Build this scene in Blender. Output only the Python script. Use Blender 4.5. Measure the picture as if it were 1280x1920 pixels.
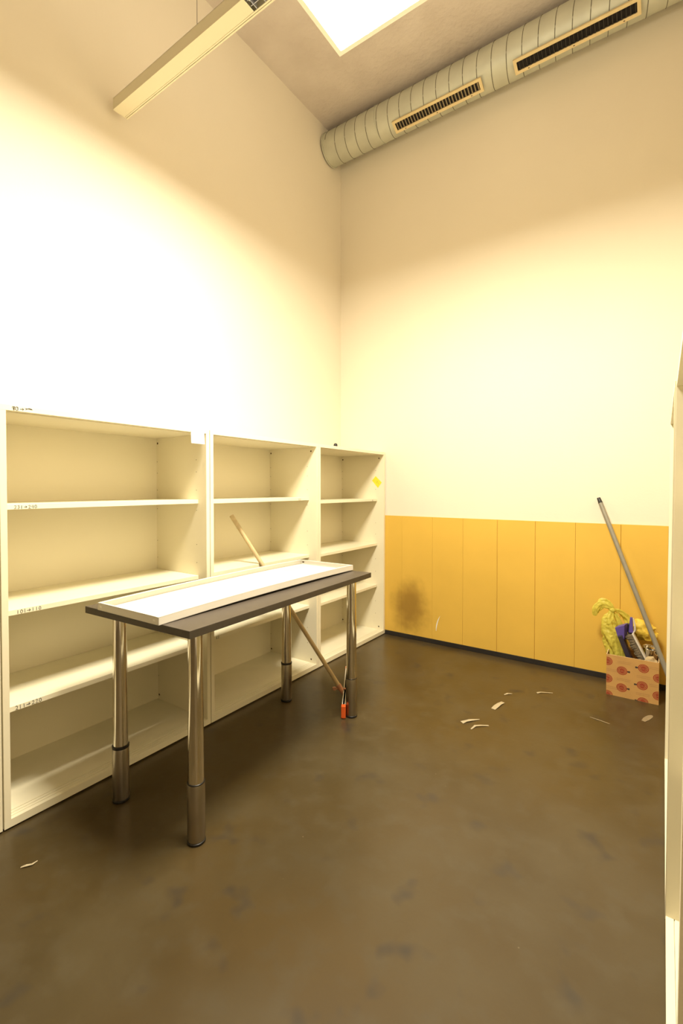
import bpy, bmesh, math, random
from mathutils import Vector, Matrix, noise

for _o in list(bpy.data.objects):
    bpy.data.objects.remove(_o)
S = bpy.context.scene
COL = S.collection

# ------------------------------------------------------------------ camera
H = 1.17
yaw, pitch = 0.6064, 0.0182
cam_d = bpy.data.cameras.new('camera')
cam = bpy.data.objects.new('camera', cam_d)
COL.objects.link(cam)
cam_d.sensor_fit = 'HORIZONTAL'
cam_d.sensor_width = 36.0
cam_d.lens = 870.98 / 1280.0 * 36.0
cam_d.shift_y = -29.0 / 1280.0
cam_d.clip_start = 0.01
cam.location = (1.8281, -3.2596, H)
cam.rotation_euler = (math.pi / 2 - pitch, 0.0, yaw)
S.camera = cam

# ------------------------------------------------------------------ world, light level, exposure
w = bpy.data.worlds.new('world')
w.use_nodes = True
w.node_tree.nodes['Background'].inputs[0].default_value = (0.9, 0.8, 0.6, 1)
w.node_tree.nodes['Background'].inputs[1].default_value = 0.0
S.world = w
S.view_settings.view_transform = 'Standard'
S.view_settings.look = 'None'
S.view_settings.exposure = 0.0
S.view_settings.gamma = 1.0
S.view_settings.use_curve_mapping = False
LAMP_STRENGTH = 132.0
LAMP_COLOR = (1.0, 0.915, 0.745)
UPLIGHT = 27.0  # strength of the added glow that brightens the ceiling

ZC = 4.07            # ceiling height
XL, XR = -0.44, 2.27
YB, YF = 0.0, -4.7


# ------------------------------------------------------------------ materials
def srgb(r, g, b):
    f = lambda c: (c / 255) / 12.92 if c / 255 <= 0.04045 else ((c / 255 + 0.055) / 1.055) ** 2.4
    return (f(r), f(g), f(b))


def mat(name, col, rough=0.6, metal=0.0, var=0.0, scale=6.0, bump=0.0, bscale=60.0, coat=0.0, spec=0.5,
        col2=None, trans=0.0, detail=5.0):
    m = bpy.data.materials.new(name)
    m.use_nodes = True
    nt = m.node_tree
    b = nt.nodes['Principled BSDF']
    b.inputs['Base Color'].default_value = (*col, 1)
    b.inputs['Roughness'].default_value = rough
    b.inputs['Metallic'].default_value = metal
    b.inputs['Specular IOR Level'].default_value = spec
    b.inputs['Coat Weight'].default_value = coat
    tc = nt.nodes.new('ShaderNodeTexCoord')
    if var > 0 or col2:
        n = nt.nodes.new('ShaderNodeTexNoise')
        n.inputs['Scale'].default_value = scale
        n.inputs['Detail'].default_value = detail
        nt.links.new(tc.outputs['Object'], n.inputs['Vector'])
        r = nt.nodes.new('ShaderNodeValToRGB')
        r.color_ramp.elements[0].position = 0.3
        r.color_ramp.elements[1].position = 0.7
        c2 = col2 if col2 else tuple(c * (1 - var) for c in col)
        r.color_ramp.elements[0].color = (*c2, 1)
        r.color_ramp.elements[1].color = (*col, 1)
        nt.links.new(n.outputs['Fac'], r.inputs['Fac'])
        nt.links.new(r.outputs['Color'], b.inputs['Base Color'])
    if bump > 0:
        n2 = nt.nodes.new('ShaderNodeTexNoise')
        n2.inputs['Scale'].default_value = bscale
        n2.inputs['Detail'].default_value = 4
        nt.links.new(tc.outputs['Object'], n2.inputs['Vector'])
        bp = nt.nodes.new('ShaderNodeBump')
        bp.inputs['Strength'].default_value = bump
        bp.inputs['Distance'].default_value = 0.01
        nt.links.new(n2.outputs['Fac'], bp.inputs['Height'])
        nt.links.new(bp.outputs['Normal'], b.inputs['Normal'])
    if trans > 0:
        out = nt.nodes['Material Output']
        t = nt.nodes.new('ShaderNodeBsdfTranslucent')
        t.inputs['Color'].default_value = (*col, 1)
        mx = nt.nodes.new('ShaderNodeMixShader')
        mx.inputs['Fac'].default_value = trans
        nt.links.new(b.outputs[0], mx.inputs[1])
        nt.links.new(t.outputs[0], mx.inputs[2])
        nt.links.new(mx.outputs[0], out.inputs['Surface'])
    return m


def emis(name, col, s):
    m = bpy.data.materials.new(name)
    m.use_nodes = True
    nt = m.node_tree
    nt.nodes.remove(nt.nodes['Principled BSDF'])
    e = nt.nodes.new('ShaderNodeEmission')
    e.inputs[0].default_value = (*col, 1)
    e.inputs[1].default_value = s
    nt.links.new(e.outputs[0], nt.nodes['Material Output'].inputs['Surface'])
    return m


M = {}
M['wall'] = mat('wall_paint', (0.87, 0.79, 0.64), 0.75, var=0.035, scale=1.3, bump=0.05, bscale=90, spec=0.25)
M['laminate'] = mat('cream_laminate', (0.88, 0.81, 0.60), 0.42, var=0.03, scale=2.0, spec=0.4)
M['laminate_edge'] = mat('laminate_edge_band', (0.89, 0.83, 0.62), 0.4, var=0.05, scale=9.0)
M['hole'] = mat('dark_hole', (0.10, 0.06, 0.02), 0.8, var=0.2)
M['ink'] = mat('pen_ink', (0.05, 0.045, 0.04), 0.7, var=0.3, scale=80)
M['paper'] = mat('white_paper', (0.92, 0.90, 0.82), 0.7, var=0.03, scale=20)
M['yellow_tag'] = mat('yellow_sticker', (0.85, 0.80, 0.05), 0.5, var=0.1, scale=40)
M['black_plastic'] = mat('black_plastic', (0.012, 0.010, 0.008), 0.45, var=0.2)
M['tabletop'] = mat('dark_tabletop', (0.085, 0.068, 0.052), 0.38, var=0.12, scale=25, spec=0.5, bump=0.02, bscale=250)
M['table_edge'] = mat('dark_edge_band', (0.060, 0.048, 0.034), 0.5, var=0.15, scale=30)
M['chrome'] = mat('chrome', (0.80, 0.76, 0.68), 0.09, 1.0, var=0.05, scale=15)
M['satin'] = mat('satin_metal', (0.44, 0.40, 0.33), 0.30, 1.0, var=0.08, scale=20)
M['tray'] = mat('white_enamel', (0.78, 0.75, 0.67), 0.35, var=0.02, scale=12)
M['slot'] = mat('slot_light', (0.95, 0.93, 0.85), 0.6, var=0.02)
M['wood'] = mat('pale_wood', (0.62, 0.47, 0.24), 0.55, var=0.25, scale=18, bump=0.05)
M['orange'] = mat('orange_plastic', (0.85, 0.13, 0.02), 0.4, var=0.1)
M['pink'] = mat('faded_pink_plastic', (0.62, 0.30, 0.18), 0.5, var=0.15, scale=60)
M['alu'] = mat('aluminium', (0.52, 0.50, 0.45), 0.35, 0.8, var=0.1, scale=20)
M['pole'] = mat('grey_painted_metal', (0.30, 0.28, 0.22), 0.4, 0.25, var=0.1, scale=30)
M['duct'] = mat('galvanised_steel', (0.62, 0.62, 0.50), 0.5, 0.35, var=0.14, scale=7, bump=0.03, bscale=20)
M['seam'] = mat('duct_seam', (0.17, 0.155, 0.10), 0.6, 0.2, var=0.1)
M['grille'] = mat('grille_paint', (0.78, 0.62, 0.33), 0.5, var=0.08, scale=20)
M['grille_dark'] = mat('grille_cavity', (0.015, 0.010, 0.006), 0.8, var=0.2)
M['blade'] = mat('grille_blade', (0.34, 0.26, 0.14), 0.5, var=0.2, scale=30)
M['blade_dark'] = mat('grille_blade_dark', (0.020, 0.014, 0.009), 0.6, var=0.2, scale=30)  # near-black blades for the right-hand grille
M['fixture'] = mat('fixture_enamel', (0.80, 0.73, 0.52), 0.45, var=0.03, scale=6)
M['louvre'] = mat('mirror_louvre', (0.62, 0.63, 0.68), 0.3, 0.6, var=0.3, scale=30)
M['white_frame'] = mat('white_frame', (0.88, 0.84, 0.74), 0.5, var=0.02)
M['cable'] = mat('thin_dark_cable', (0.10, 0.07, 0.04), 0.6, var=0.1)
M['cardboard'] = mat('printed_cardboard', (0.60, 0.34, 0.105), 0.8, var=0.10, scale=14, bump=0.05)
M['cardboard_edge'] = mat('cardboard_edge', (0.80, 0.60, 0.33), 0.85, var=0.15, scale=60)
M['print_red'] = mat('red_print', (0.36, 0.028, 0.012), 0.8, var=0.15, scale=60)
M['print_dark'] = mat('dark_print', (0.06, 0.04, 0.03), 0.8, var=0.15, scale=60)
M['print_tan'] = mat('tan_print', (0.50, 0.27, 0.09), 0.8, var=0.15, scale=60)
M['bag'] = mat('yellow_film', (0.86, 0.76, 0.12), 0.38, var=0.18, scale=26, bump=0.6, bscale=60, trans=0.35)
M['bag2'] = mat('yellow_cloth', (0.80, 0.56, 0.06), 0.6, var=0.2, scale=26, bump=0.4, bscale=45)
M['purple'] = mat('violet_plastic', (0.11, 0.075, 0.33), 0.4, var=0.1)
M['purple_dark'] = mat('dark_violet_plastic', (0.030, 0.024, 0.045), 0.45, var=0.1)
M['bristle'] = mat('grey_bristle', (0.22, 0.17, 0.10), 0.8, var=0.45, scale=120)
M['offwhite'] = mat('offwhite_plastic', (0.72, 0.66, 0.55), 0.45, var=0.1)
M['crumple'] = mat('crumpled_kraft_paper', (0.55, 0.42, 0.22), 0.8, var=0.15, scale=30)
M['baseboard'] = mat('black_skirting', (0.026, 0.022, 0.019), 0.5, var=0.3, scale=9)
M['scrap'] = mat('tape_scrap', (0.50, 0.42, 0.27), 0.6, var=0.15, scale=80)
M['scrap_dull'] = mat('dull_tape_scrap', (0.30, 0.23, 0.13), 0.6, var=0.2, scale=80)
M['diffuser'] = emis('lit_diffuser', LAMP_COLOR, LAMP_STRENGTH)
M['ceiling_fill'] = emis('added_up_glow', LAMP_COLOR, UPLIGHT)


def floor_mat():
    m = bpy.data.materials.new('dark_floor_coating')
    m.use_nodes = True
    nt = m.node_tree
    b = nt.nodes['Principled BSDF']
    L = nt.links.new
    N = nt.nodes.new
    tc = N('ShaderNodeTexCoord')

    def nz(scale, detail, lo, hi):
        n = N('ShaderNodeTexNoise')
        n.inputs['Scale'].default_value = scale
        n.inputs['Detail'].default_value = detail
        L(tc.outputs['Object'], n.inputs['Vector'])
        r = N('ShaderNodeMapRange')
        r.inputs[1].default_value = lo
        r.inputs[2].default_value = hi
        L(n.outputs['Fac'], r.inputs[0])
        return r.outputs[0]

    def mix(fac, a, c):
        x = N('ShaderNodeMix')
        x.data_type = 'RGBA'
        if hasattr(fac, 'links'):
            L(fac, x.inputs[0])
        else:
            x.inputs[0].default_value = fac
        for s, v in ((6, a), (7, c)):
            if isinstance(v, tuple):
                x.inputs[s].default_value = (*v, 1)
            else:
                L(v, x.inputs[s])
        return x.outputs[2]
    base = mix(nz(1.1, 3, 0.30, 0.70), (0.047, 0.031, 0.010), (0.077, 0.050, 0.017))
    base = mix(nz(4.0, 3, 0.40, 0.80), base, (0.078, 0.058, 0.028))
    base = mix(nz(13.0, 6, 0.50, 0.85), base, (0.078, 0.060, 0.032))
    dk = nz(7.5, 2, 0.62, 0.76)
    base = mix(dk, base, (0.040, 0.031, 0.022))
    # fine pale specks of grit
    v = N('ShaderNodeTexVoronoi')
    v.inputs['Scale'].default_value = 13.0
    v.inputs['Randomness'].default_value = 1.0
    L(tc.outputs['Object'], v.inputs['Vector'])
    r = N('ShaderNodeMapRange')
    r.inputs[1].default_value = 0.040
    r.inputs[2].default_value = 0.022
    L(v.outputs['Distance'], r.inputs[0])
    sepc = N('ShaderNodeSeparateColor')
    L(v.outputs['Color'], sepc.inputs[0])
    th = N('ShaderNodeMath')
    th.operation = 'GREATER_THAN'
    th.inputs[1].default_value = 0.62
    L(sepc.outputs[0], th.inputs[0])
    mu = N('ShaderNodeMath')
    mu.operation = 'MULTIPLY'
    L(r.outputs[0], mu.inputs[0])
    L(th.outputs[0], mu.inputs[1])
    mu2 = N('ShaderNodeMath')
    mu2.operation = 'MULTIPLY'
    mu2.inputs[1].default_value = 0.45
    L(mu.outputs[0], mu2.inputs[0])
    base = mix(mu2.outputs[0], base, (0.26, 0.21, 0.13))
    L(base, b.inputs['Base Color'])
    b.inputs['Roughness'].default_value = 0.30
    b.inputs['Specular IOR Level'].default_value = 0.55
    n2 = N('ShaderNodeTexNoise')
    n2.inputs['Scale'].default_value = 45
    n2.inputs['Detail'].default_value = 4
    L(tc.outputs['Object'], n2.inputs['Vector'])
    bp = N('ShaderNodeBump')
    bp.inputs['Strength'].default_value = 0.03
    bp.inputs['Distance'].default_value = 0.01
    L(n2.outputs['Fac'], bp.inputs['Height'])
    L(bp.outputs['Normal'], b.inputs['Normal'])
    return m


def panel_mat():
    """orange painted boards with a dirty smudge low on the left"""
    m = mat('orange_board_paint', (0.79, 0.50, 0.085), 0.5, var=0.07, scale=3.0, spec=0.35)
    nt = m.node_tree
    L = nt.links.new
    N = nt.nodes.new
    b = nt.nodes['Principled BSDF']
    src = b.inputs['Base Color'].links[0].from_socket
    tc = N('ShaderNodeTexCoord')
    mp = N('ShaderNodeMapping')
    mp.vector_type = 'POINT'
    mp.inputs['Location'].default_value = (-0.215 / 0.20, 0, -0.25 / 0.27)
    mp.inputs['Scale'].default_value = (1 / 0.20, 0, 1 / 0.27)
    L(tc.outputs['Object'], mp.inputs['Vector'])
    ln = N('ShaderNodeVectorMath')
    ln.operation = 'LENGTH'
    L(mp.outputs[0], ln.inputs[0])
    no = N('ShaderNodeTexNoise')
    no.inputs['Scale'].default_value = 14
    L(tc.outputs['Object'], no.inputs['Vector'])
    ad = N('ShaderNodeMath')
    ad.operation = 'MULTIPLY_ADD'
    ad.inputs[1].default_value = 0.5
    L(no.outputs['Fac'], ad.inputs[0])
    L(ln.outputs['Value'], ad.inputs[2])
    r = N('ShaderNodeMapRange')
    r.interpolation_type = 'SMOOTHSTEP'
    r.inputs[1].default_value = 1.30
    r.inputs[2].default_value = 0.45
    r.inputs[3].default_value = 0.0
    r.inputs[4].default_value = 0.75
    L(ad.outputs[0], r.inputs[0])
    x = N('ShaderNodeMix')
    x.data_type = 'RGBA'
    L(r.outputs[0], x.inputs[0])
    L(src, x.inputs[6])
    x.inputs[7].default_value = (0.24, 0.125, 0.02, 1)
    # fine dark flecks
    L(x.outputs[2], b.inputs['Base Color'])
    return m


def ceiling_mat():
    m = mat('raw_concrete', (0.70, 0.62, 0.53), 0.9, col2=(0.56, 0.48, 0.40), scale=2.2, bump=0.5, bscale=28,
            spec=0.2, detail=9)
    return m


M['floor'] = floor_mat()
M['panel'] = panel_mat()
M['ceiling'] = ceiling_mat()


# ------------------------------------------------------------------ mesh helpers
def bx(bm, lo, hi, mi=0):
    x0, y0, z0 = lo
    x1, y1, z1 = hi
    v = [bm.verts.new(c) for c in ((x0, y0, z0), (x1, y0, z0), (x1, y1, z0), (x0, y1, z0),
                                   (x0, y0, z1), (x1, y0, z1), (x1, y1, z1), (x0, y1, z1))]
    for f in ((0, 3, 2, 1), (4, 5, 6, 7), (0, 1, 5, 4), (1, 2, 6, 5), (2, 3, 7, 6), (3, 0, 4, 7)):
        fc = bm.faces.new([v[i] for i in f])
        fc.material_index = mi
    return v


def frame_to(d):
    d = Vector(d).normalized()
    a = Vector((0, 0, 1)) if abs(d.z) < 0.9 else Vector((1, 0, 0))
    u = d.cross(a).normalized()
    return u, d.cross(u).normalized()


def rings(bm, rs, closed=True, cap=True, mi=0, smooth=True):
    vs = [[bm.verts.new(p) for p in r] for r in rs]
    n = len(vs[0])
    for a, b in zip(vs[:-1], vs[1:]):
        for i in range(n if closed else n - 1):
            j = (i + 1) % n
            f = bm.faces.new((a[i], a[j], b[j], b[i]))
            f.smooth = smooth
            f.material_index = mi
    if cap and closed:
        for r in (vs[0], vs[-1]):
            try:
                f = bm.faces.new(r)
                f.material_index = mi
            except ValueError:
                pass
    return vs


def cyl(bm, a, b, r0, r1=None, n=28, mi=0, cap=True):
    r1 = r0 if r1 is None else r1
    a, b = Vector(a), Vector(b)
    u, v = frame_to(b - a)
    rs = []
    for c, r in ((a, r0), (b, r1)):
        rs.append([c + r * (math.cos(2 * math.pi * i / n) * u + math.sin(2 * math.pi * i / n) * v) for i in range(n)])
    return rings(bm, rs, cap=cap, mi=mi)


def lathe(bm, prof, c=(0, 0), n=40, mi=0, cap=True):
    rs = [[(c[0] + r * math.cos(2 * math.pi * i / n), c[1] + r * math.sin(2 * math.pi * i / n), z) for i in range(n)]
          for r, z in prof]
    return rings(bm, rs, cap=cap, mi=mi)


def tube(bm, pts, r, n=8, mi=0):
    pts = [Vector(p) for p in pts]
    rs = []
    for i, p in enumerate(pts):
        d = (pts[min(i + 1, len(pts) - 1)] - pts[max(i - 1, 0)])
        u, v = frame_to(d)
        rr = r[i] if isinstance(r, (list, tuple)) else r
        rs.append([p + rr * (math.cos(2 * math.pi * k / n) * u + math.sin(2 * math.pi * k / n) * v) for k in range(n)])
    rings(bm, rs, mi=mi)


def obj(name, bm, m, parent=None, bevel=0.0, loc=None, rot=None, smooth_angle=None):
    bmesh.ops.recalc_face_normals(bm, faces=bm.faces)
    for e in bm.edges:
        if len(e.link_faces) == 2 and e.calc_face_angle(0) > 0.75:
            e.smooth = False
    me = bpy.data.meshes.new(name)
    bm.to_mesh(me)
    bm.free()
    ms = m if isinstance(m, (list, tuple)) else [m]
    for k in ms:
        me.materials.append(M[k] if isinstance(k, str) else k)
    o = bpy.data.objects.new(name, me)
    COL.objects.link(o)
    if parent:
        o.parent = parent
    if loc:
        o.location = loc
    if rot:
        o.rotation_euler = rot
    if bevel:
        b = o.modifiers.new('bevel', 'BEVEL')
        b.width = bevel
        b.segments = 2
        b.limit_method = 'ANGLE'
        b.angle_limit = math.radians(50)
    return o


def box_obj(name, lo, hi, m, parent=None, bevel=0.0012):
    bm = bmesh.new()
    bx(bm, lo, hi)
    return obj(name, bm, m, parent, bevel)


def tag(o, label, cat, group=None):
    o['label'] = label
    o['category'] = cat
    if group:
        o['group'] = group
    return o


def thing(name, label, cat, loc=(0, 0, 0), rotz=0.0, group=None):
    o = bpy.data.objects.new(name, None)
    o.empty_display_size = 0.1
    COL.objects.link(o)
    o.location = loc
    o.rotation_euler = (0, 0, rotz)
    return tag(o, label, cat, group)


def struct(name, bm, m, bevel=0.0):
    o = obj(name, bm, m, None, bevel)
    o['kind'] = 'structure'
    return o


# ------------------------------------------------------------------ room shell
def slab(name, lo, hi, m):
    bm = bmesh.new()
    bx(bm, lo, hi)
    return struct(name, bm, m)


T = 0.12
slab('floor', (XL - T, YF - T, -0.1), (XR + T, YB + T, 0.0), 'floor')
slab('ceiling', (XL - T, YF - T, ZC), (XR + T, YB + T, ZC + 0.1), 'ceiling')
slab('wall_left', (XL - T, YF - T, 0), (XL, YB + T, ZC), 'wall')
slab('wall_back', (XL, YB, 0), (XR, YB + T, ZC), 'wall')
slab('wall_right', (XR, YF - T, 0), (XR + T, YB + T, ZC), 'wall')
slab('wall_front', (XL, YF - T, 0), (XR, YF, ZC), mat('dark_rear_wall', (0.30, 0.24, 0.16), 0.7, var=0.05))  # unseen wall behind the camera, coloured dark to cut bounced light

# boards of the orange wainscot: one structure, tongue and groove joints
bm = bmesh.new()
joints = [XL, 0.149, 0.404, 0.640, 0.885, 1.133, 1.372, 1.619, 1.853, 2.10, XR]
gaps = [0, 0.0006, 0.0006, 0.0008, 0.0022, 0.0024, 0.0010, 0.0020, 0.001, 0.001, 0]
for i in range(len(joints) - 1):
    bx(bm, (joints[i] + gaps[i] * .6, -0.010, 0.030), (joints[i + 1] - gaps[i + 1] * .6, -0.0005, 0.952))
bx(bm, (XL, -0.0035, 0.030), (XR, -0.0004, 0.952))
wains = struct('trim_1', bm, 'panel', bevel=0.0008)
# one pale split running up a board next to the bookcases
bm = bmesh.new()
bx(bm, (XL, -0.013, 0.0), (XR, -0.0005, 0.034))
struct('baseboard_back', bm, 'baseboard', bevel=0.0015)

# ------------------------------------------------------------------ handwriting strokes
GL = {
    '0': [[(.5, 1), (.15, .8), (.1, .3), (.45, 0), (.8, .25), (.8, .75), (.5, 1)]],
    '1': [[(.4, 1), (.42, 0)]],
    '2': [[(.1, .8), (.4, 1), (.75, .8), (.6, .45), (.1, .05), (.85, .0)]],
    '3': [[(.1, .9), (.5, 1), (.75, .8), (.4, .55), (.8, .3), (.5, 0), (.1, .1)]],
    '4': [[(.3, 1), (.1, .45), (.8, .5)], [(.7, .95), (.65, 0)]],
    '6': [[(.7, 1), (.2, .5), (.2, .1), (.6, 0), (.75, .3), (.25, .45)]],
    '8': [[(.6, .95), (.2, .85), (.3, .6), (.75, .3), (.5, 0), (.15, .2), (.4, .5), (.75, .8), (.6, .95)]],
    '9': [[(.75, .8), (.4, 1), (.15, .75), (.5, .5), (.75, .8), (.6, 0)]],
    '>': [[(.0, .45), (1.1, .5)], [(.75, .8), (1.15, .5), (.7, .2)]],
    'x': [[(.0, .75), (1.0, .8), (2.4, .6)], [(.2, .5), (1.2, .95), (2.2, .8)]],
}


def writing(name, text, h, place, parent, thick=0.0018, seed=1):
    """strokes in a plane; place(u, v) -> local point"""
    rnd = random.Random(seed)
    bm = bmesh.new()
    u0 = 0.0
    for ch in text:
        if ch == ' ':
            u0 += .5 * h
            continue
        if ch == '<':
            u0 -= 2.0 * h
            continue
        for st in GL[ch]:
            pts = [place(u0 + x * h * .75 + rnd.uniform(-.04, .04) * h, y * h + rnd.uniform(-.05, .05) * h) for x, y in st]
            tube(bm, pts, thick * .5, n=5)
        u0 += h * (1.2 if ch == '>' else 0.85)
    return obj(name, bm, 'ink', parent)


# ------------------------------------------------------------------ bookcases
BH, BD, BT = 1.454, 0.415, 0.020


def bookcase(label, y0, y1, zs, group, notes=(), holes_r=(), mirror_x=None, lean=0.0, top_note=None, seed=0):
    """front plane at local x=0 facing +x, y from -w/2 to w/2, depth to -x"""
    wd = y1 - y0
    h = wd / 2
    t = thing('bookcase', label, 'bookcase', (0, (y0 + y1) / 2, 0), 0, group)
    if mirror_x is not None:
        t.location.x = mirror_x
        t.rotation_euler = (0, lean, math.pi)
    # bottom board with the sliding door grooves and small glides
    bm = bmesh.new()
    z0, z1 = 0.007, 0.034
    bx(bm, (-BD, -h, z0), (-0.052, h, z1))
    for a, b in ((-0.050, -0.046), (-0.038, -0.034), (-0.026, -0.022)):
        pass
    xs = [(-0.052, -0.049, .004), (-0.049, -0.036, 0), (-0.036, -0.033, .004), (-0.033, -0.020, 0), (-0.020, -0.0175, .004), (-0.0175, 0, 0)]
    for a, b, d in xs:
        bx(bm, (a, -h, z0), (b, h, z1 - d))
    for sy in (-1, 1):
        for xx in (-0.05, -BD + 0.05):
            bx(bm, (xx - .012, sy * (h - .05) - .012, 0), (xx + .012, sy * (h - .05) + .012, z0))
    obj('bottom_panel', bm, 'laminate_edge', t)
    # top board with small groove under the front
    bm = bmesh.new()
    bx(bm, (-BD, -h, BH - .020), (0, h, BH))
    bx(bm, (-0.030, -h + BT, BH - .0235), (-0.026, h - BT, BH - .020))
    obj('top_panel', bm, 'laminate', t, 0.0008)
    for s in (-1, 1):
        bm = bmesh.new()
        ya, yb = (-h, -h + BT) if s < 0 else (h - BT, h)
        bx(bm, (-BD, ya, z1), (0, yb, BH - .020))
        yi = -h + BT if s < 0 else h - BT
        yo = yi + (0.0004 if s < 0 else -0.0004)
        rnd = random.Random(seed + s)
        hz = []
        for zz in (0.057, 1.408):
            hz += [(-0.395, zz, .0058), (-0.045, zz, .0058)]
        for zz in (0.16, 0.26, 0.36, 0.50, 0.60, 0.69, 0.80, 0.89, 1.06, 1.16, 1.25, 1.31):
            hz += [(-0.400, zz, .0020), (-0.075, zz, .0020)]
        for x, z, r in hz:
            cyl(bm, (x, yi, z), (x, yo, z), r, n=10, mi=1)
        obj('side_panel', bm, ['laminate', 'hole'], t, 0.0)
    bm = bmesh.new()
    bx(bm, (-BD - 0.0, -h + BT, z1), (-BD + .010, h - BT, BH - .020))
    obj('back_panel', bm, 'laminate', t)
    for i, z in enumerate(zs):
        bm = bmesh.new()
        bx(bm, (-BD + .011, -h + BT + .001, z - .019), (-0.060, h - BT - .001, z))
        s = obj('shelf', bm, 'laminate_edge', t, 0.0008)
        for (k, text, yy, hh) in notes:
            if k == i:
                writing('handwritten_number', text, hh,
                        lambda u, v, yy=yy, z=z: (-0.0598, yy + u, z - .0165 + v), s, seed=k + 3 + seed)
    if top_note:
        text, yy, hh = top_note
        writing('handwritten_number', text, hh, lambda u, v: (0.0003, yy + u, BH - .0175 + v), t, seed=9 + seed)
    return t


G1 = 'cream open bookcases along the left wall'
bookcase('cream open bookcase cut off by the left edge of the photo', -3.512, -2.637, (0.40, 0.738, 1.113), G1)
bookcase('large cream open bookcase behind the left half of the table, numbers on its shelf edges',
         -2.632, -1.757, (0.396, 0.738, 1.113), G1,
         notes=((2, '231>240', .4375 - .875 + .062, .012), (1, '101>110', .066 - .4375, .013), (0, '211>220', .058 - .4375, .014)),
         top_note=('81>x<<90', .040 - .4375, .013), seed=5)
bookcase('cream open bookcase in the middle of the row, with squeegee handle leaning on it',
         -1.753, -0.885, (0.408, 0.738, 1.110), G1,
         notes=((0, '62', -.352, .013), (2, '2 3', .31, .009)), seed=11)
bookcase('cream open bookcase in the corner beside the orange boards, with a yellow sticker inside',
         -0.881, -0.014, (0.396, 0.728, 1.085), G1, notes=((2, '22', .335, .008), (1, '1', -.40, .009)), seed=17)

G2 = 'cream open bookcases along the right wall'
LEAN = -0.0065
bookcase('cream open bookcase at the right edge of the photo, its inner side facing the camera',
         -2.625, -1.752, (0.40, 0.745, 1.113), G2, mirror_x=1.8435, lean=LEAN, seed=23)
bookcase('cream bookcase on the right seen only as a thin bright front edge',
         -1.748, -0.880, (0.40, 0.745, 1.113), G2, mirror_x=1.8425, lean=-0.004, seed=29)

# blank paper taped over the joint between the bookcases
bm = bmesh.new()
n = 8
rs = []
for i in range(n + 1):
    z = 1.4515 - .070 * i / n
    x = 0.0012 + 0.0035 * (i / n) ** 2
    rs.append([(x, -1.866, z), (x, -1.789, z), (x + .0004, -1.789, z), (x + .0004, -1.866, z)])
rings(bm, rs, smooth=False)
tag(obj('paper_note', bm, 'paper'), 'blank white paper taped to the top corner of the nearest left bookcase', 'paper')

# yellow sticker on the inner side of the corner bookcase
st = thing('sticker', 'bright yellow square sticker on the inner side of the corner bookcase', 'sticker', (-0.0635, -0.0345, 1.2185))
bm = bmesh.new()
pts = [(-.012, .048), (.045, -.004), (.010, -.047), (-.045, .012)]
a = [bm.verts.new((x, -.0004, z)) for x, z in pts]
b = [bm.verts.new((x, .0002, z)) for x, z in pts]
bm.faces.new(a)
bm.faces.new(b[::-1])
for i in range(4):
    bm.faces.new((a[i], a[(i + 1) % 4], b[(i + 1) % 4], b[i]))
obj('sticker_sheet', bm, 'yellow_tag', st)
bm = bmesh.new()
for p0, p1 in (((.002, .012), (.010, -.004)), ((.012, -.010), (.02, -.018)), ((-.008, .002), (.002, -.012))):
    tube(bm, [(p0[0], -.0008, p0[1]), (p1[0], -.0008, p1[1])], .0011, n=5)
obj('sticker_marks', bm, mat('olive_ink', (.45, .38, .04), .7, var=.1), st)

# dark knob lying on top of the corner bookcase
bm = bmesh.new()
lathe(bm, [(.002, 0), (.012, .0005), (.014, .008), (.012, .018), (.007, .0225), (.001, .024)], n=24)
tag(obj('rubber_stopper', bm, 'black_plastic', loc=(-.028, -.655, BH + .0002)), 'small dark round stopper on top of the corner bookcase', 'stopper')

# ------------------------------------------------------------------ table
TA = 0.0483
TC = Vector((0.3375, -1.8045, 0))
tb = thing('table', 'narrow dark-topped table on four tubular chrome legs before the bookcases', 'table', TC)
cu, su = math.cos(TA), math.sin(TA)


def tl(x, y, z=0):        # world -> table local (table empty is unrotated)
    return (x - TC.x, y - TC.y, z)


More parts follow.
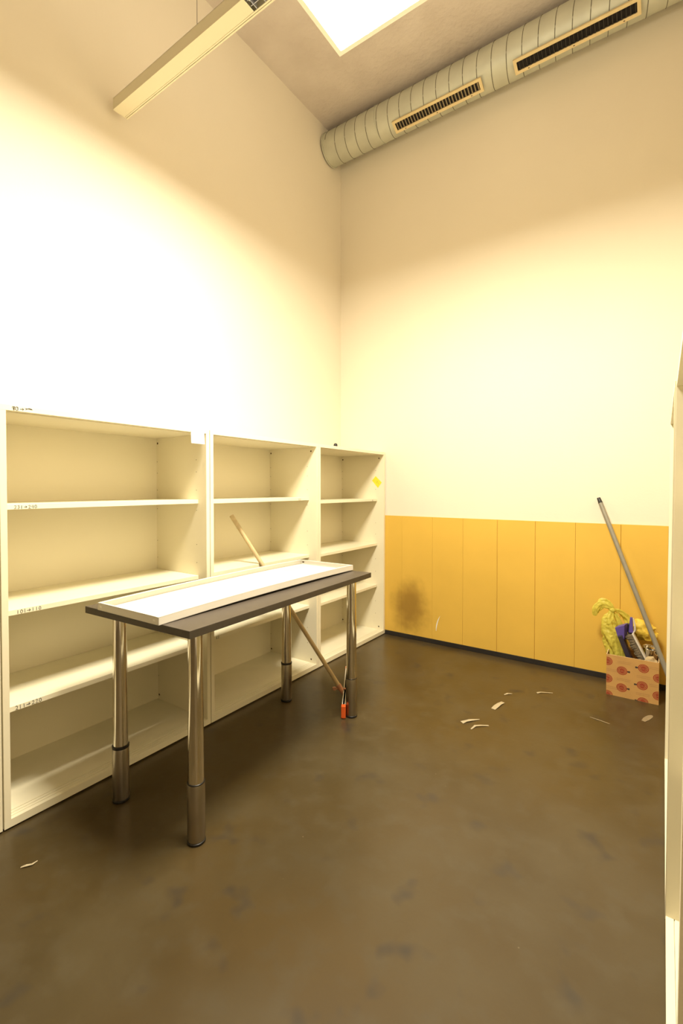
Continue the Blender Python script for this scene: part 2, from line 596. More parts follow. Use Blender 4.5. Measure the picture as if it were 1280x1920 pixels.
bm = bmesh.new()
bx(bm, (-.2845, -.580, .710), (.2845, .580, .735))
bm.faces.ensure_lookup_table()
for f in bm.faces:
    f.normal_update()
    if abs(f.normal.z) < .5:
        f.material_index = 1
tt = obj('tabletop', bm, ['tabletop', 'table_edge'], tb, 0.0012, rot=(0, 0, TA))
legs = [((0.567, -2.285), 0.1985, .0045, 0), ((0.165, -2.314), 0.200, .012, 1), ((0.131, -1.344), 0.204, .011, 1), ((0.521, -1.286), 0.1955, .004, 0)]
for (lx, ly), hz, rt, big in legs:
    c = (lx - TC.x, ly - TC.y)
    bm = bmesh.new()
    lathe(bm, [(.0262, hz), (.0258, hz + .1), (.0250, .45), (.0240, .60), (.0240, .706)], c, n=48)
    lg = obj('leg', bm, 'chrome', tb)
    bm = bmesh.new()
    lathe(bm, [(.0262, .010), (.0285, .011), (.0290, .014), (.0290, hz - .003), (.0282, hz), (.0262, hz)], c, n=48)
    obj('leg_sleeve', bm, 'satin', lg)['label'] = 'satin metal sleeve'
    bm = bmesh.new()
    lathe(bm, [(.0258, hz), (.0296 if big else .0285, hz + .0005), (.0298 if big else .0285, hz + rt * .8), (.0262, hz + rt)], c, n=48)
    obj('leg_ring', bm, 'black_plastic', lg)['label'] = 'black clamping ring'
    bm = bmesh.new()
    lathe(bm, [(.028, 0), (.030, .002), (.0300, .008), (.0262, .0105)], c, n=48)
    obj('leg_foot', bm, 'black_plastic', lg)['label'] = 'black foot pad'
    bm = bmesh.new()
    lathe(bm, [(.025, .697), (.034, .701), (.036, .7095), (.025, .7098)], c, n=48)
    obj('mounting_flange', bm, 'satin', lg)

# ------------------------------------------------------------------ sheet metal tray on the table
tr = thing('metal_tray', 'long shallow white metal tray lying on the dark table', 'tray', (0.331, -1.811, 0.7355), 0.0274)
LW, LL, TH = .175, .5835, .026


def bow(y):
    return .009 * (1 - (y / LL) ** 2) + .004 * max(0, y / LL)


def tray_strip(x0, x1, z0, z1, name, m='tray', y0=-LL, y1=LL, n=24):
    bm = bmesh.new()
    rs = []
    for i in range(n + 1):
        y = y0 + (y1 - y0) * i / n
        b_ = bow(y)
        rs.append([(x0, y, z0 + b_), (x1, y, z0 + b_), (x1, y, z1 + b_), (x0, y, z1 + b_)])
    rings(bm, rs, smooth=False)
    return bm


obj('tray_base', tray_strip(-LW, LW, 0, .0012, 'b'), 'tray', tr)
for s in (-1, 1):
    bm = tray_strip(s * LW, s * (LW - .0012), 0, TH, 'r')
    bm2 = tray_strip(s * LW, s * (LW - .014), TH - .0012, TH, 'r')
    me = bpy.data.meshes.new('tmp')
    bm2.to_mesh(me)
    bm2.free()
    bm.from_mesh(me)
    bpy.data.meshes.remove(me)
    obj('side_rim', bm, 'tray', tr)
for s in (-1, 1):
    bm = bmesh.new()
    b_ = bow(s * LL)
    bx(bm, (-LW, min(s * LL, s * (LL - .0012)), b_), (LW, max(s * LL, s * (LL - .0012)), TH + b_))
    bx(bm, (-LW, min(s * LL, s * (LL - .009)), TH - .0012 + b_), (LW, max(s * LL, s * (LL - .009)), TH + b_))
    er = obj('end_rim', bm, 'tray', tr)
    for xx in (-.155, .152):
        bm = bmesh.new()
        ys = s * (LL + .0004)
        yq = s * (LL - .0018)
        bx(bm, (xx - .006, min(ys, yq), .010 + b_), (xx + .006, max(ys, yq), .0165 + b_))
        obj('fixing_slot', bm, 'slot' if s < 0 else 'hole', er)

# ------------------------------------------------------------------ squeegee with a wooden handle
sq = thing('floor_squeegee', 'floor squeegee with a pale wooden handle propped against the middle bookcase', 'squeegee', (0.355, -1.105, 0))
P0 = Vector((0.345, -1.095, 0.030))
P1 = Vector((0.395, -1.190, 0.062))
top = Vector((-0.22, -1.42, 1.01))
o0 = Vector((0.355, -1.105, 0))
hb = Vector((0.392, -1.168, 0.040))
# handle
bm = bmesh.new()
rs = []
d = top - hb
for i in range(9):
    rs.append(hb + d * i / 8 - o0)
tube(bm, rs, [.0115] * 7 + [.0117, .0117], n=16)
obj('handle', bm, 'wood', sq)
bm = bmesh.new()
tube(bm, [top - d * .075 - o0, top - d * .074 - o0, top + d * .001 - o0], [.0122, .0126, .0126], n=16)
obj('grip', bm, mat('worn_wood_end', (.70, .56, .33), .6, var=.2, scale=50), sq)
# head
ha = Vector((0.505, -1.335, 0)) - o0
hc = Vector((0.225, -0.885, 0)) - o0
hd = (hc - ha).normalized()
hn = Vector((hd.y, -hd.x, 0))


def headbox(bm, s0, s1, w, z0, z1, mi=0, off=0.0):
    v = []
    for z in (z0, z1):
        for s, t in ((s0, -w), (s1, -w), (s1, w), (s0, w)):
            p = ha + hd * s + hn * (t + off)
            v.append(bm.verts.new((p.x, p.y, z)))
    for f in ((0, 3, 2, 1), (4, 5, 6, 7), (0, 1, 5, 4), (1, 2, 6, 5), (2, 3, 7, 6), (3, 0, 4, 7)):
        bm.faces.new([v[i] for i in f]).material_index = mi


HLn = (hc - ha).length
bm = bmesh.new()
headbox(bm, .02, HLn - .02, .0055, .028, .060)
headbox(bm, .02, HLn - .02, .0095, .052, .060)
obj('head_channel', bm, 'offwhite', sq, .001)
bm = bmesh.new()
headbox(bm, .01, HLn - .01, .0025, .0, .030)
obj('rubber_blade', bm, mat('brown_foam_rubber', (.20, .12, .06), .7, var=.2), sq)
for s0, s1, mm in ((-.004, .024, 'orange'), (HLn - .024, HLn + .004, 'pink')):
    bm = bmesh.new()
    headbox(bm, s0, s1, .0115, .004, .064)
    headbox(bm, s0 + .004, s1 - .004, .0085, .0, .004)
    obj('end_cap', bm, mm, sq, .003)
# socket and clamp
bm = bmesh.new()
tube(bm, [hb - d.normalized() * .035 - o0, hb + d.normalized() * .055 - o0], [.011, .0145], n=16)
obj('socket', bm, 'pink', sq)
bm = bmesh.new()
q = hb - o0 + d.normalized() * .03
cyl(bm, q + hn * -.035, q + hn * .03, .005, n=12)
lathe(bm, [(.002, q.z - .008), (.011, q.z - .006), (.011, q.z + .006), (.002, q.z + .008)], (q.x - hn.x * .035, q.y - hn.y * .035), n=14)
obj('clamp_screw', bm, 'pink', sq)
# loose orange clip beside the leg
bm = bmesh.new()
bx(bm, (-.009, -.006, 0), (.009, .006, .026))
cyl(bm, (-.004, 0, .026), (.004, 0, .034), .006, n=12)
tag(obj('plastic_clip', bm, 'orange', None, .002, loc=(.487, -1.243, 0), rot=(0, 0, .4)),
    'small orange plastic clip on the floor beside the far right table leg', 'clip')

# ------------------------------------------------------------------ cardboard box with things in it
BX0, BX1, BY0, BY1, BZ = 1.570, 1.817, -0.248, -0.045, 0.229
cb = thing('cardboard_box', 'open cardboard box printed with red round emblems, standing in the right corner', 'box', (1.6935, -.1465, 0))
ox, oy = 1.6935, -.1465
w2, d2 = (BX1 - BX0) / 2, (BY1 - BY0) / 2
bm = bmesh.new()
t_ = .0035
bx(bm, (-w2, -d2, 0), (w2, -d2 + t_, BZ))
bx(bm, (-w2, d2 - t_, 0), (w2, d2, BZ))
bx(bm, (-w2, -d2 + t_, 0), (-w2 + t_, d2 - t_, BZ))
bx(bm, (w2 - t_, -d2 + t_, 0), (w2, d2 - t_, BZ))
bx(bm, (-w2 + t_, -d2 + t_, 0), (w2 - t_, d2 - t_, .004))
bm.faces.ensure_lookup_table()
for f in bm.faces:
    f.normal_update()
    if f.normal.z > .9 and f.calc_center_median().z > .2:
        f.material_index = 1
obj('carton', bm, ['cardboard', 'cardboard_edge'], cb)

FW, FH = 2 * w2, BZ


def clip_poly(pts):
    def cl(ps, ax, lim, sgn):
        out = []
        for i in range(len(ps)):
            a_, b_ = ps[i - 1], ps[i]
            ia, ib = sgn * (a_[ax] - lim) <= 0, sgn * (b_[ax] - lim) <= 0
            if ia != ib:
                k = (lim - a_[ax]) / (b_[ax] - a_[ax])
                out.append((a_[0] + k * (b_[0] - a_[0]), a_[1] + k * (b_[1] - a_[1])))
            if ib:
                out.append(b_)
        return out
    for ax, lim, sg in ((0, 0.0008, -1), (0, FW - .0008, 1), (1, .0008, -1), (1, FH - .0008, 1)):
        pts = cl(pts, ax, lim, sg)
        if len(pts) < 3:
            return None
    return pts


def face_poly(bm, pts, layer, mi):
    pts = clip_poly(pts)
    if not pts:
        return
    vs = [bm.verts.new((u - w2, -d2 - .00025 * (layer + 1), v)) for u, v in pts]
    f = bm.faces.new(vs)
    f.material_index = mi


def ring_poly(bm, cx_, cz_, r0, r1, layer, mi, n=28):
    for i in range(n):
        a0, a1 = 2 * math.pi * i / n, 2 * math.pi * (i + 1) / n
        face_poly(bm, [(cx_ + r0 * math.cos(a0), cz_ + r0 * math.sin(a0) * .93), (cx_ + r1 * math.cos(a0), cz_ + r1 * math.sin(a0) * .93),
                       (cx_ + r1 * math.cos(a1), cz_ + r1 * math.sin(a1) * .93), (cx_ + r0 * math.cos(a1), cz_ + r0 * math.sin(a1) * .93)], layer, mi)


def rect_poly(bm, u0, v0, u1, v1, layer, mi):
    face_poly(bm, [(u0, v0), (u1, v0), (u1, v1), (u0, v1)], layer, mi)


def emblem(u, v, side, sd):
    cu_, cv_ = u * FW, v * FH
    bm = bmesh.new()
    rnd = random.Random(sd)
    ring_poly(bm, cu_, cv_, .0212, .0252, 0, 0)
    ring_poly(bm, cu_, cv_, .0155, .0190, 0, 0)
    ring_poly(bm, cu_, cv_, .0, .0138, 0, 0)
    for k in range(9):                                    # short uprights of the writing across the middle
        uu = cu_ - .0135 + k * .0031
        hh = .0045 * (1 - abs(k - 4) * .10)
        rect_poly(bm, uu, cv_ - hh, uu + .0011, cv_ + hh * rnd.uniform(.5, 1), 1, 1)
    rect_poly(bm, cu_ - .0145, cv_ - .0062, cu_ + .0145, cv_ - .0053, 1, 1)
    rect_poly(bm, cu_ - .011, cv_ + .0075, cu_ + .011, cv_ + .0083, 1, 1)
    s = side
    a_, b_ = sorted((cu_ + s * .0245, cu_ + s * .030))
    rect_poly(bm, a_, cv_ - .0035, b_, cv_ + .0035, 1, 2)
    a_, b_ = sorted((cu_ + s * .030, cu_ + s * .038))
    rect_poly(bm, a_, cv_ - .0048, b_, cv_ + .0048, 1, 2)
    if len(bm.faces):
        obj('round_emblem', bm, ['print_red', 'print_tan', 'print_dark'], cb)
    else:
        bm.free()


for k, (u, v, s) in enumerate([(.31, .652, 1), (.715, .80, -1), (.305, .235, 1), (.695, .385, -1), (.02, .83, -1), (.02, .40, -1),
                               (.71, .0, -1), (.995, .63, 1), (.99, .215, 1), (.03, .0, -1)]):
    emblem(u, v, s, k)
rnd = random.Random(4)
for (u, v) in ((.35, .865), (.34, .445), (.72, .605), (.71, .185), (.10, .63), (.10, .2), (.93, .86), (.95, .45)):
    bm = bmesh.new()
    for row in range(2):
        uu = u * FW - .032
        while uu < u * FW + .030:
            l = rnd.uniform(.002, .005)
            rect_poly(bm, uu, v * FH - row * .009, uu + l, v * FH - row * .009 + .0035, 0, 0)
            uu += l + .0013
    pr_ = obj('small_print', bm, 'print_tan', cb)
    pr_['kind'] = 'stuff'


# contents -----------------------------------------------------------
def crumpled(name, m, c, rad, seed, amp=.25, freq=9.0, sub=4, parent=None, ridged=True, squash=None):
    bm = bmesh.new()
    bmesh.ops.create_icosphere(bm, subdivisions=sub, radius=1.0)
    for v in bm.verts:
        p = Vector(v.co)
        q_ = Vector((p.x * rad[0], p.y * rad[1], p.z * rad[2]))
        nn = noise.noise(q_ * freq + Vector((seed, seed * 2, 0)))
        n2_ = noise.noise(q_ * freq * 3 + Vector((0, seed, seed)))
        k = (1 - abs(nn) * 2) * amp + n2_ * amp * .35
        v.co = Vector(c) + q_ * (1 - amp * .4 + k)
    for f in bm.faces:
        f.smooth = True
    return obj(name, bm, m, parent)


def folded_tube(bm, path, radii, folds=7, amp=.35, twist=1.5, seed=0, n=72, flat=1.0, up=None):
    pts = [Vector(p) for p in path]
    # resample
    P, Rr = [], []
    segs = 12
    for i in range(len(pts) - 1):
        p0 = pts[max(i - 1, 0)]
        p1, p2 = pts[i], pts[i + 1]
        p3 = pts[min(i + 2, len(pts) - 1)]
        for k in range(segs):
            t = k / segs
            P.append(0.5 * ((2 * p1) + (-p0 + p2) * t + (2 * p0 - 5 * p1 + 4 * p2 - p3) * t * t + (-p0 + 3 * p1 - 3 * p2 + p3) * t ** 3))
            Rr.append(radii[i] * (1 - t) + radii[i + 1] * t)
    P.append(pts[-1])
    Rr.append(radii[-1])
    rs = []
    U = Vector(up) if up else Vector((0, 1, 0))
    for i, p in enumerate(P):
        dd = (P[min(i + 1, len(P) - 1)] - P[max(i - 1, 0)]).normalized()
        u = U.cross(dd).normalized()
        v = dd.cross(u).normalized()
        r = Rr[i]
        ring = []
        for k in range(n):
            a_ = 2 * math.pi * k / n
            f = 1 + amp * (.6 * math.cos(folds * a_ + twist * i * .12 + seed) + .4 * noise.noise(Vector((math.cos(a_) * 2.5, math.sin(a_) * 2.5, i * .10 + seed))) * 1.6)
            f += amp * .9 * (.5 - abs(noise.noise((p + r * (math.cos(a_) * u + math.sin(a_) * v)) * 42 + Vector((seed, 0, 0))))* 2.2) * .6
            ring.append(p + r * f * (math.cos(a_) * u + flat * math.sin(a_) * v))
        rs.append(ring)
    rings(bm, rs)


bag = thing('plastic_bag', 'knotted translucent yellow plastic bag sticking out of the left of the cardboard box', 'bag', (1.615, -.128, -.003))
bo = Vector((1.62, -.17, .006))
K = Vector((1.592, -.165, .462))


def bl(*pp):
    return [Vector(p) - bo for p in pp]


bm = bmesh.new()
folded_tube(bm, bl((1.628, -.165, .030), (1.628, -.165, .12), (1.620, -.165, .21), (1.600, -.165, .29), (1.578, -.165, .355), (1.575, -.165, .405), (1.586, -.165, .440), K),
            [.030, .042, .050, .050, .041, .032, .017, .010], folds=5, amp=.22, seed=3, flat=.8)
obj('bag_body', bm, 'bag', bag)
bm = bmesh.new()
folded_tube(bm, bl((1.660, -.150, .16), (1.650, -.150, .24), (1.632, -.155, .33), (1.624, -.160, .40), (1.608, -.162, .445)),
            [.020, .022, .018, .014, .010], folds=4, amp=.35, seed=8, flat=.5)
obj('bag_fold', bm, 'bag', bag)
bm = bmesh.new()
bmesh.ops.create_icosphere(bm, subdivisions=3, radius=1)
for v in bm.verts:
    k = 1 + .22 * noise.noise(v.co * 2.2)
    v.co = (K - bo) + Vector((v.co.x * .017, v.co.y * .015, v.co.z * .015)) * k
for f in bm.faces:
    f.smooth = True
obj('knot', bm, 'bag', bag)
bm = bmesh.new()
folded_tube(bm, bl(K, (1.570, -.168, .483), (1.538, -.168, .490), (1.513, -.17, .465), (1.502, -.17, .432), (1.497, -.17, .418)),
            [.009, .014, .020, .019, .014, .006], folds=4, amp=.35, seed=1, flat=.45)
obj('bag_ear', bm, 'bag', bag)
bm = bmesh.new()
folded_tube(bm, bl(K, (1.578, -.160, .492), (1.555, -.160, .510), (1.532, -.162, .508), (1.518, -.165, .490)),
            [.009, .012, .014, .012, .005], folds=4, amp=.35, seed=5, flat=.45)
obj('bag_ear', bm, 'bag', bag)
bm = bmesh.new()
folded_tube(bm, bl(K, (1.610, -.150, .462), (1.638, -.14, .448), (1.660, -.13, .42), (1.672, -.13, .385), (1.676, -.13, .33)),
            [.008, .010, .014, .018, .018, .012], folds=4, amp=.3, seed=6, flat=.5)
obj('bag_ear', bm, 'bag', bag)

bag2 = crumpled('yellow_cloth', 'bag2', (0, 0, 0), (.062, .034, .050), 3.3, amp=.42, freq=26)
bag2.location = (1.738, -.088, .352)
bag2.rotation_euler = (0, .35, 0)
tag(bag2, 'bunched deep yellow cloth at the back right of the cardboard box', 'cloth')


def slab_between(bm, a, b, wv, tv, w0, w1, th, mi=0):
    a, b, wv, tv = Vector(a), Vector(b), Vector(wv).normalized(), Vector(tv).normalized()
    v = []
    for p, ww in ((a, w0), (b, w1)):
        for s, t in ((-1, -1), (1, -1), (1, 1), (-1, 1)):
            v.append(bm.verts.new(p + wv * s * ww + tv * t * th))
    for f in ((0, 3, 2, 1), (4, 5, 6, 7), (0, 1, 5, 4), (1, 2, 6, 5), (2, 3, 7, 6), (3, 0, 4, 7)):
        bm.faces.new([v[i] for i in f]).material_index = mi


# dustpan : violet scoop seen on edge, dark channel running down into the box
dp = thing('dustpan', 'violet plastic dustpan standing on end in the cardboard box, left of the brush', 'dustpan', (1.69, -.19, .0))
do = Vector((1.69, -.19, 0))
bm = bmesh.new()
A = [Vector(p) - do for p in ((1.606, -.205, .374), (1.653, -.205, .396), (1.652, -.205, .308), (1.622, -.205, .318))]
B = [p + Vector((.014, .05, .004)) for p in A]
va = [bm.verts.new(p) for p in A]
vb = [bm.verts.new(p) for p in B]
bm.faces.new(va)
bm.faces.new(vb[::-1])
for i in range(4):
    bm.faces.new((va[i], va[(i + 1) % 4], vb[(i + 1) % 4], vb[i]))
obj('scoop_lip', bm, 'purple', dp, .002)
bm = bmesh.new()
slab_between(bm, Vector((1.632, -.19, .335)) - do, Vector((1.742, -.185, .04)) - do, (1, 0, .35), (0, 1, 0), .011, .013, .035)
slab_between(bm, Vector((1.664, -.140, .390)) - do, Vector((1.690, -.138, .296)) - do, (1, 0, .30), (0, 1, 0), .012, .008, .012)
obj('scoop_channel', bm, 'purple_dark', dp, .003)

# hand brush
hbsh = thing('hand_brush', 'hand brush with grey bristles and violet handle in the cardboard box', 'brush', (1.72, -.16, 0))
ho = Vector((1.72, -.16, 0))
bm = bmesh.new()
slab_between(bm, Vector((1.692, -.175, .350)) - ho, Vector((1.757, -.175, .215)) - ho, (1, 0, .45), (0, 1, 0), .005, .005, .020)
obj('brush_block', bm, 'offwhite', hbsh, .002)
bm = bmesh.new()
a_ = Vector((1.668, -.178, .335)) - ho
b_ = Vector((1.726, -.178, .200)) - ho
cols, rows = 22, 5
rnd = random.Random(2)
dirn = Vector((-.92, 0, -.39)).normalized()
for i in range(cols):
    for j in range(rows):
        s = (i + .5) / cols
        base = Vector((1.689, -.178, .345)).lerp(Vector((1.750, -.178, .213)), s) - ho + Vector((0, (j - 2) * .008, 0))
        ln_ = .030 + .004 * math.sin(i * .9) + rnd.uniform(-.003, .003)
        tip = base + dirn * ln_ + Vector((0, rnd.uniform(-.002, .002), rnd.uniform(-.003, .003)))
        cyl(bm, base, tip, .0034, .0046, n=6)
br = obj('bristles', bm, 'bristle', hbsh)
br['kind'] = 'stuff'
bm = bmesh.new()
slab_between(bm, Vector((1.684, -.175, .352)) - ho, Vector((1.684, -.170, .438)) - ho, (1, 0, 0), (0, 1, 0), .012, .006, .009)
obj('brush_handle', bm, 'purple', hbsh, .003)
bm = bmesh.new()
tube(bm, [Vector(p) - ho for p in ((1.694, -.182, .436), (1.702, -.182, .400), (1.704, -.182, .372), (1.694, -.182, .350))], [.0035, .0045, .0045, .004], n=10)
obj('handle_edge', bm, 'offwhite', hbsh)

# round tin and crumpled paper
tn = thing('round_tin', 'round silver tin in the cardboard box, beside the pole', 'tin', (1.768, -.115, .18), 0)
bm = bmesh.new()
lathe(bm, [(.001, 0), (.036, .001), (.039, .012), (.0395, .080), (.0410, .084), (.0395, .087), (.0375, .084), (.037, .012), (.001, .004)], n=40, cap=False)
to = obj('tin_body', bm, 'chrome', tn)
tn.rotation_euler = (.10, .12, 0)
bm = bmesh.new()
lathe(bm, [(.020, .055), (.0355, .056), (.0355, .064), (.001, .066)], n=32)
obj('tin_filling', bm, 'black_plastic', tn)
tn.location.z = .185
cp = crumpled('crumpled_paper', 'crumple', (0, 0, 0), (.030, .024, .034), 7.7, amp=.3, freq=30, sub=3)
cp.location = (1.782, -.208, .208)
for f in cp.data.polygons:
    f.use_smooth = False
tag(cp, 'crumpled brown paper at the front right of the cardboard box', 'paper')

# long grey pole leaning in the corner
pl = thing('metal_pole', 'long grey metal pole with a black cap leaning against the back wall above the box', 'pole', (1.922, -.299, 0))
po = Vector((1.922, -.299, 0))
pb, pt = Vector((1.922, -.299, .004)), Vector((1.500, -.025, 1.110))
bm = bmesh.new()
tube(bm, [pb - po, pb.lerp(pt, .5) - po, pb.lerp(pt, .975) - po], .0125, n=24)
obj('tube', bm, 'pole', pl)
bm = bmesh.new()
q0, q1 = pb.lerp(pt, .972) - po, pt - po
tube(bm, [q0, q0.lerp(q1, .15), q0.lerp(q1, .2), q0.lerp(q1, .5), q0.lerp(q1, .6), q1], [.0132, .0132, .0115, .0115, .0105, .0100], n=20)
obj('pole_cap', bm, 'black_plastic', pl)

# ------------------------------------------------------------------ ventilation duct with two grilles
R_, YC, ZD = 0.120, -0.170, 3.910
du = thing('ventilation_duct', 'round galvanised spiral duct under the ceiling along the back wall', 'duct', (0.9, YC, ZD))
bm = bmesh.new()
cyl(bm, (XL + .012 - .9, 0, 0), (XR - .004 - .9, 0, 0), R_, n=64)
for xx, r2 in ((XL + .014, .004), (0.045, .003), (2.0, .003)):
    cyl(bm, (xx - .9, 0, 0), (xx + .010 - .9, 0, 0), R_ + r2, n=64)
obj('duct_pipe', bm, 'duct', du)
bm = bmesh.new()
pitch_ = .093
x = XL + .05
turn = 0
pts = []
steps = 40
N_ = int((XR - .02 - x) / pitch_ * steps)
for i in range(N_):
    a_ = 2 * math.pi * i / steps
    pts.append((x + pitch_ * i / steps - .9, -(R_ + .0006) * math.cos(a_), (R_ + .0006) * math.sin(a_)))
tube(bm, pts, .0021, n=4)
obj('spiral_seam', bm, 'seam', du)


def grille(label, x0, x1, ang, bl_m, parent_name='air_grille'):
    g = thing(parent_name, label, 'vent', (0, 0, 0), 0, 'air grilles on the ceiling duct')
    th = math.radians(ang)
    nrm = Vector((0, math.cos(th), math.sin(th)))
    tan = Vector((0, -math.sin(th), math.cos(th)))
    c = Vector(((x0 + x1) / 2, YC, ZD)) + nrm * (R_ + .0165)
    g.location = c
    # local frame: x along duct, y tangent, z outward normal
    Mx = Matrix((Vector((1, 0, 0)), tan, Vector((1, 0, 0)).cross(tan))).transposed()
    g.rotation_euler = Mx.to_euler()
    zz = 1 if (Vector((1, 0, 0)).cross(tan)).dot(nrm) > 0 else -1
    hx, hy = (x1 - x0) / 2, .041
    ix, iy = hx - .018, hy - .0165

    def zb(a, b):
        return (min(a * zz, b * zz), max(a * zz, b * zz))
    bm = bmesh.new()
    z0, z1 = zb(-.010, .003)
    bx(bm, (-hx, -hy, z0), (hx, -iy, z1))
    bx(bm, (-hx, iy, z0), (hx, hy, z1))
    bx(bm, (-hx, -iy, z0), (-ix, iy, z1))
    bx(bm, (ix, -iy, z0), (hx, iy, z1))
    sz = zb(.003, .0045)
    for sx in (-1, 0, 1):
        bx(bm, (sx * (hx - .08) - .004, hy - .0095, sz[0]), (sx * (hx - .08) + .004, hy - .006, sz[1]), 1)
    obj('grille_frame', bm, ['grille', 'grille_dark'], g)
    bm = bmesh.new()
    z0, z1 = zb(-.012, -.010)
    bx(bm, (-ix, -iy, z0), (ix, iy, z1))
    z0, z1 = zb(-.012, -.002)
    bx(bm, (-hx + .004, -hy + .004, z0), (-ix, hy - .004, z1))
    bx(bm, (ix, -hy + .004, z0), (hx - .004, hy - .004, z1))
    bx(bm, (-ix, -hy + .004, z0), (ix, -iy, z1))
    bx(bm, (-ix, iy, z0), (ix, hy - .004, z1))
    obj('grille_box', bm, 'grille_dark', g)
    bm = bmesh.new()
    n_ = int(2 * ix / .021)
    for i in range(n_):
        xx = -ix + (i + .5) * 2 * ix / n_
        z0, z1 = zb(-.009, .000)
        v = []
        for z in (z0, z1):
            sh = .003 * (1 if z * zz > -.003 else -1)
            for (px, py) in ((-.0028, -iy), (.0028, -iy), (.0028, iy), (-.0028, iy)):
                v.append(bm.verts.new((xx + px + sh, py, z)))
        for f in ((0, 3, 2, 1), (4, 5, 6, 7), (0, 1, 5, 4), (1, 2, 6, 5), (2, 3, 7, 6), (3, 0, 4, 7)):
            bm.faces.new([v[k] for k in f])
    o = obj('grille_blades', bm, bl_m, g)
    return g


grille('cream air grille with light blades on the duct, the one nearer the left wall', 0.19, 0.835, 245, 'blade')
grille('cream air grille with dark blades on the duct, the one further right', 1.035, 1.70, 245, 'blade_dark')

# ------------------------------------------------------------------ suspended linear fixture (unlit)
FX0, FX1, FYA, FYB, FZ = -0.380, 0.640, -2.014, -1.943, 3.000
fx = thing('strip_light', 'unlit cream strip light hanging on a thin cable by the left wall', 'light', (0.13, (FYA + FYB) / 2, FZ))
ox_, oy_ = 0.13, (FYA + FYB) / 2
hw = (FYB - FYA) / 2
bm = bmesh.new()
x0, x1 = FX0 - ox_, FX1 - ox_
bx(bm, (x0 + .002, -hw, .002), (x1, -hw + .0015, .056))
bx(bm, (x0 + .002, hw - .0015, .002), (x1, hw, .056))
bx(bm, (x0 + .002, -hw, .0545), (x1, hw, .056))
bx(bm, (x0 + .002, -hw - .0012, 0), (x1, -hw + .004, .0035))
bx(bm, (x0 + .002, hw - .005, 0), (x1, hw + .0012, .0035))
bx(bm, (x0 + .002, hw - .0125, .0012), (x1, hw - .0065, .004))
obj('housing', bm, 'fixture', fx)
bm = bmesh.new()
bx(bm, (x0, -hw - .001, -.0003), (x0 + .003, hw + .001, .0565))
obj('end_plate', bm, 'fixture', fx, .0008)
bm = bmesh.new()
bx(bm, (x0 + .003, -hw + .0045, .0018), (.514 - ox_, hw - .013, .004))
obj('cover_plate', bm, 'fixture', fx, .0006)
bm = bmesh.new()
bx(bm, (.514 - ox_, -hw + .004, .030), (x1, hw - .013, .032))
for k in range(3):
    xx = .530 - ox_ + k * .045
    bx(bm, (xx, -hw + .004, .003), (xx + .0015, hw - .013, .030))
for yy in (-.018, .004):
    bx(bm, (.516 - ox_, yy, .006), (x1, yy + .0015, .026))
cyl(bm, (.52 - ox_, -.008, .018), (x1, -.008, .018), .006, n=12)
obj('louvre', bm, 'louvre', fx)
bm = bmesh.new()
cx_ = .205 - ox_
cyl(bm, (cx_, 0, .056), (cx_, 0, ZC - FZ), .0011, n=8)
cyl(bm, (cx_, 0, .056), (cx_, 0, .066), .005, n=12)
tube(bm, [(cx_, 0, .066), (cx_ - .014, -.002, .060), (cx_ - .03, -.004, .0565)], .0009, n=6)
obj('suspension_cable', bm, 'cable', fx)

# ------------------------------------------------------------------ lit square panel light
PX, PY, PZ, PS = 1.0285, -1.984, 2.930, 0.305
pn = thing('panel_light', 'lit square panel light hanging near the ceiling, glowing white', 'light', (PX, PY, PZ))
bm = bmesh.new()
fr = .018
bx(bm, (-PS, -PS, 0), (PS, -PS + fr, .012))
bx(bm, (-PS, PS - fr, 0), (PS, PS, .012))
bx(bm, (-PS, -PS + fr, 0), (-PS + fr, PS - fr, .012))
bx(bm, (PS - fr, -PS + fr, 0), (PS, PS - fr, .012))
bx(bm, (-PS, -PS, .012), (PS, PS, .030))
obj('frame', bm, 'white_frame', pn)
bm = bmesh.new()
q = PS - fr - .001
v = [bm.verts.new(c) for c in ((-q, -q, .004), (-q, q, .004), (q, q, .004), (q, -q, .004))]
bm.faces.new(v)
me = bpy.data.meshes.new('diffuser')
bm.to_mesh(me)
bm.free()
me.materials.append(M['diffuser'])
do_ = bpy.data.objects.new('diffuser', me)
COL.objects.link(do_)
do_.parent = pn
bm = bmesh.new()
q = .20
v = [bm.verts.new(c) for c in ((-q, -q, .0325), (q, -q, .0325), (q, q, .0325), (-q, q, .0325))]  # invented emitting sheet above the panel, added to light the ceiling
bm.faces.new(v)
me = bpy.data.meshes.new('added_glow_sheet')
bm.to_mesh(me)
bm.free()
me.materials.append(M['ceiling_fill'])
du_ = bpy.data.objects.new('added_uplight', me)
COL.objects.link(du_)
du_.parent = pn
for sx in (-1, 1):
    bm = bmesh.new()
    cyl(bm, (sx * .12, 0, .03), (sx * .03, 0, ZC - PZ), .001, n=6)
    obj('suspension_cable', bm, 'cable', pn)


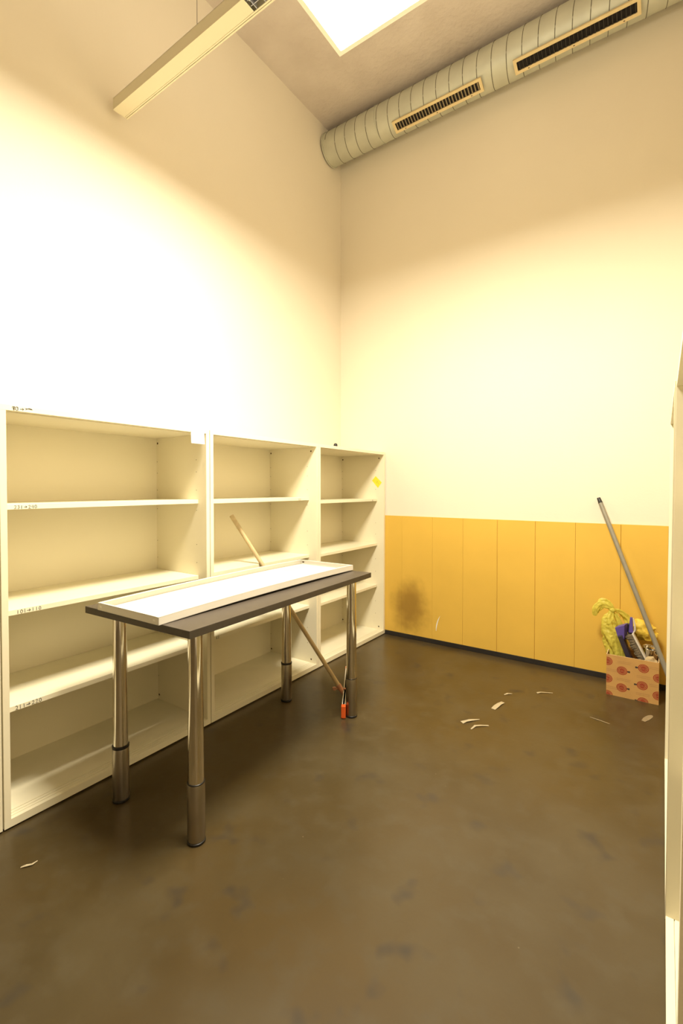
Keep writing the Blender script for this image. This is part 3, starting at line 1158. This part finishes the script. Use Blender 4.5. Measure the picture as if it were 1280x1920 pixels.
# ------------------------------------------------------------------ scraps on the floor
def scrap(label, pts, wd, m='scrap', lift=.0006, name='tape_scrap'):
    bm = bmesh.new()
    n_ = len(pts)
    rs = []
    for i, (x, y) in enumerate(pts):
        a_ = Vector(pts[max(i - 1, 0)])
        b_ = Vector(pts[min(i + 1, n_ - 1)])
        d_ = (b_ - a_).normalized()
        nx, ny = -d_.y, d_.x
        ww = wd[i] if isinstance(wd, (list, tuple)) else wd
        z = lift + .004 * math.sin(math.pi * i / max(1, n_ - 1)) * (1 if name == 'tape_scrap' and m == 'scrap' else .1)
        rs.append([(x - nx * ww, y - ny * ww, z), (x + nx * ww, y + ny * ww, z + .0005), (x + nx * ww, y + ny * ww, z + .0012), (x - nx * ww, y - ny * ww, z + .0006)])
    rings(bm, rs, smooth=False)
    c = Vector((sum(p[0] for p in pts) / n_, sum(p[1] for p in pts) / n_, 0))
    bmesh.ops.translate(bm, verts=bm.verts, vec=-c)
    o = obj(name, bm, m)
    o.location = c
    return tag(o, label, 'scrap', 'pale scraps on the dark floor')


scrap('pale tape scrap on the floor, widest of the group before the orange boards', [(1.098, -.800), (1.104, -.768), (1.110, -.730), (1.119, -.690)], [.011, .013, .011, .010])
scrap('pale tape scrap with a folded end, lying left of the widest scrap', [(1.012, -1.030), (1.026, -1.010), (1.040, -.992), (1.052, -.978), (1.075, -.95)], [.012, .007, .008, .006, .002])
scrap('bent thin pale tape scrap, closest to the camera of the group mid-floor', [(1.072, -1.068), (1.080, -1.030), (1.100, -1.012), (1.132, -.985)], [.003, .006, .004, .004])
scrap('tiny pale sliver on the floor just beyond the widest scrap', [(1.098, -.592), (1.112, -.575), (1.132, -.553)], [.003, .006, .002])
scrap('thin pale sliver on the floor nearer the cardboard box', [(1.245, -.462), (1.262, -.450), (1.320, -.412)], [.007, .004, .002])
scrap('dull flattened scrap on the floor in front of the cardboard box', [(1.755, -.500), (1.768, -.462), (1.782, -.425), (1.790, -.405)], [.008, .014, .012, .005], 'scrap_dull')
scrap('small curved pale scrap on the floor at the lower left', [(.212, -2.664), (.222, -2.653), (.232, -2.640), (.226, -2.622)], [.002, .004, .003, .001])
scrap('thin grey scuff of tape on the floor left of the dull scrap', [(1.530, -.605), (1.575, -.615), (1.620, -.628)], [.002, .003, .002], 'scrap_dull')
# white scratch strip stuck on the orange boards
bm = bmesh.new()
rs = []
for i in range(7):
    t_ = i / 6
    x = .437 + .030 * t_ ** 2
    z = .100 + .115 * t_
    ww = .0042 * math.sin(math.pi * (t_ * .85 + .1))
    rs.append([(x - ww, -.0104, z), (x + ww, -.0104, z), (x + ww, -.0108, z), (x - ww, -.0108, z)])
rings(bm, rs, smooth=False)
tag(obj('tape_scrap', bm, 'paper'), 'curved white scrap stuck low on the orange boards', 'scrap')
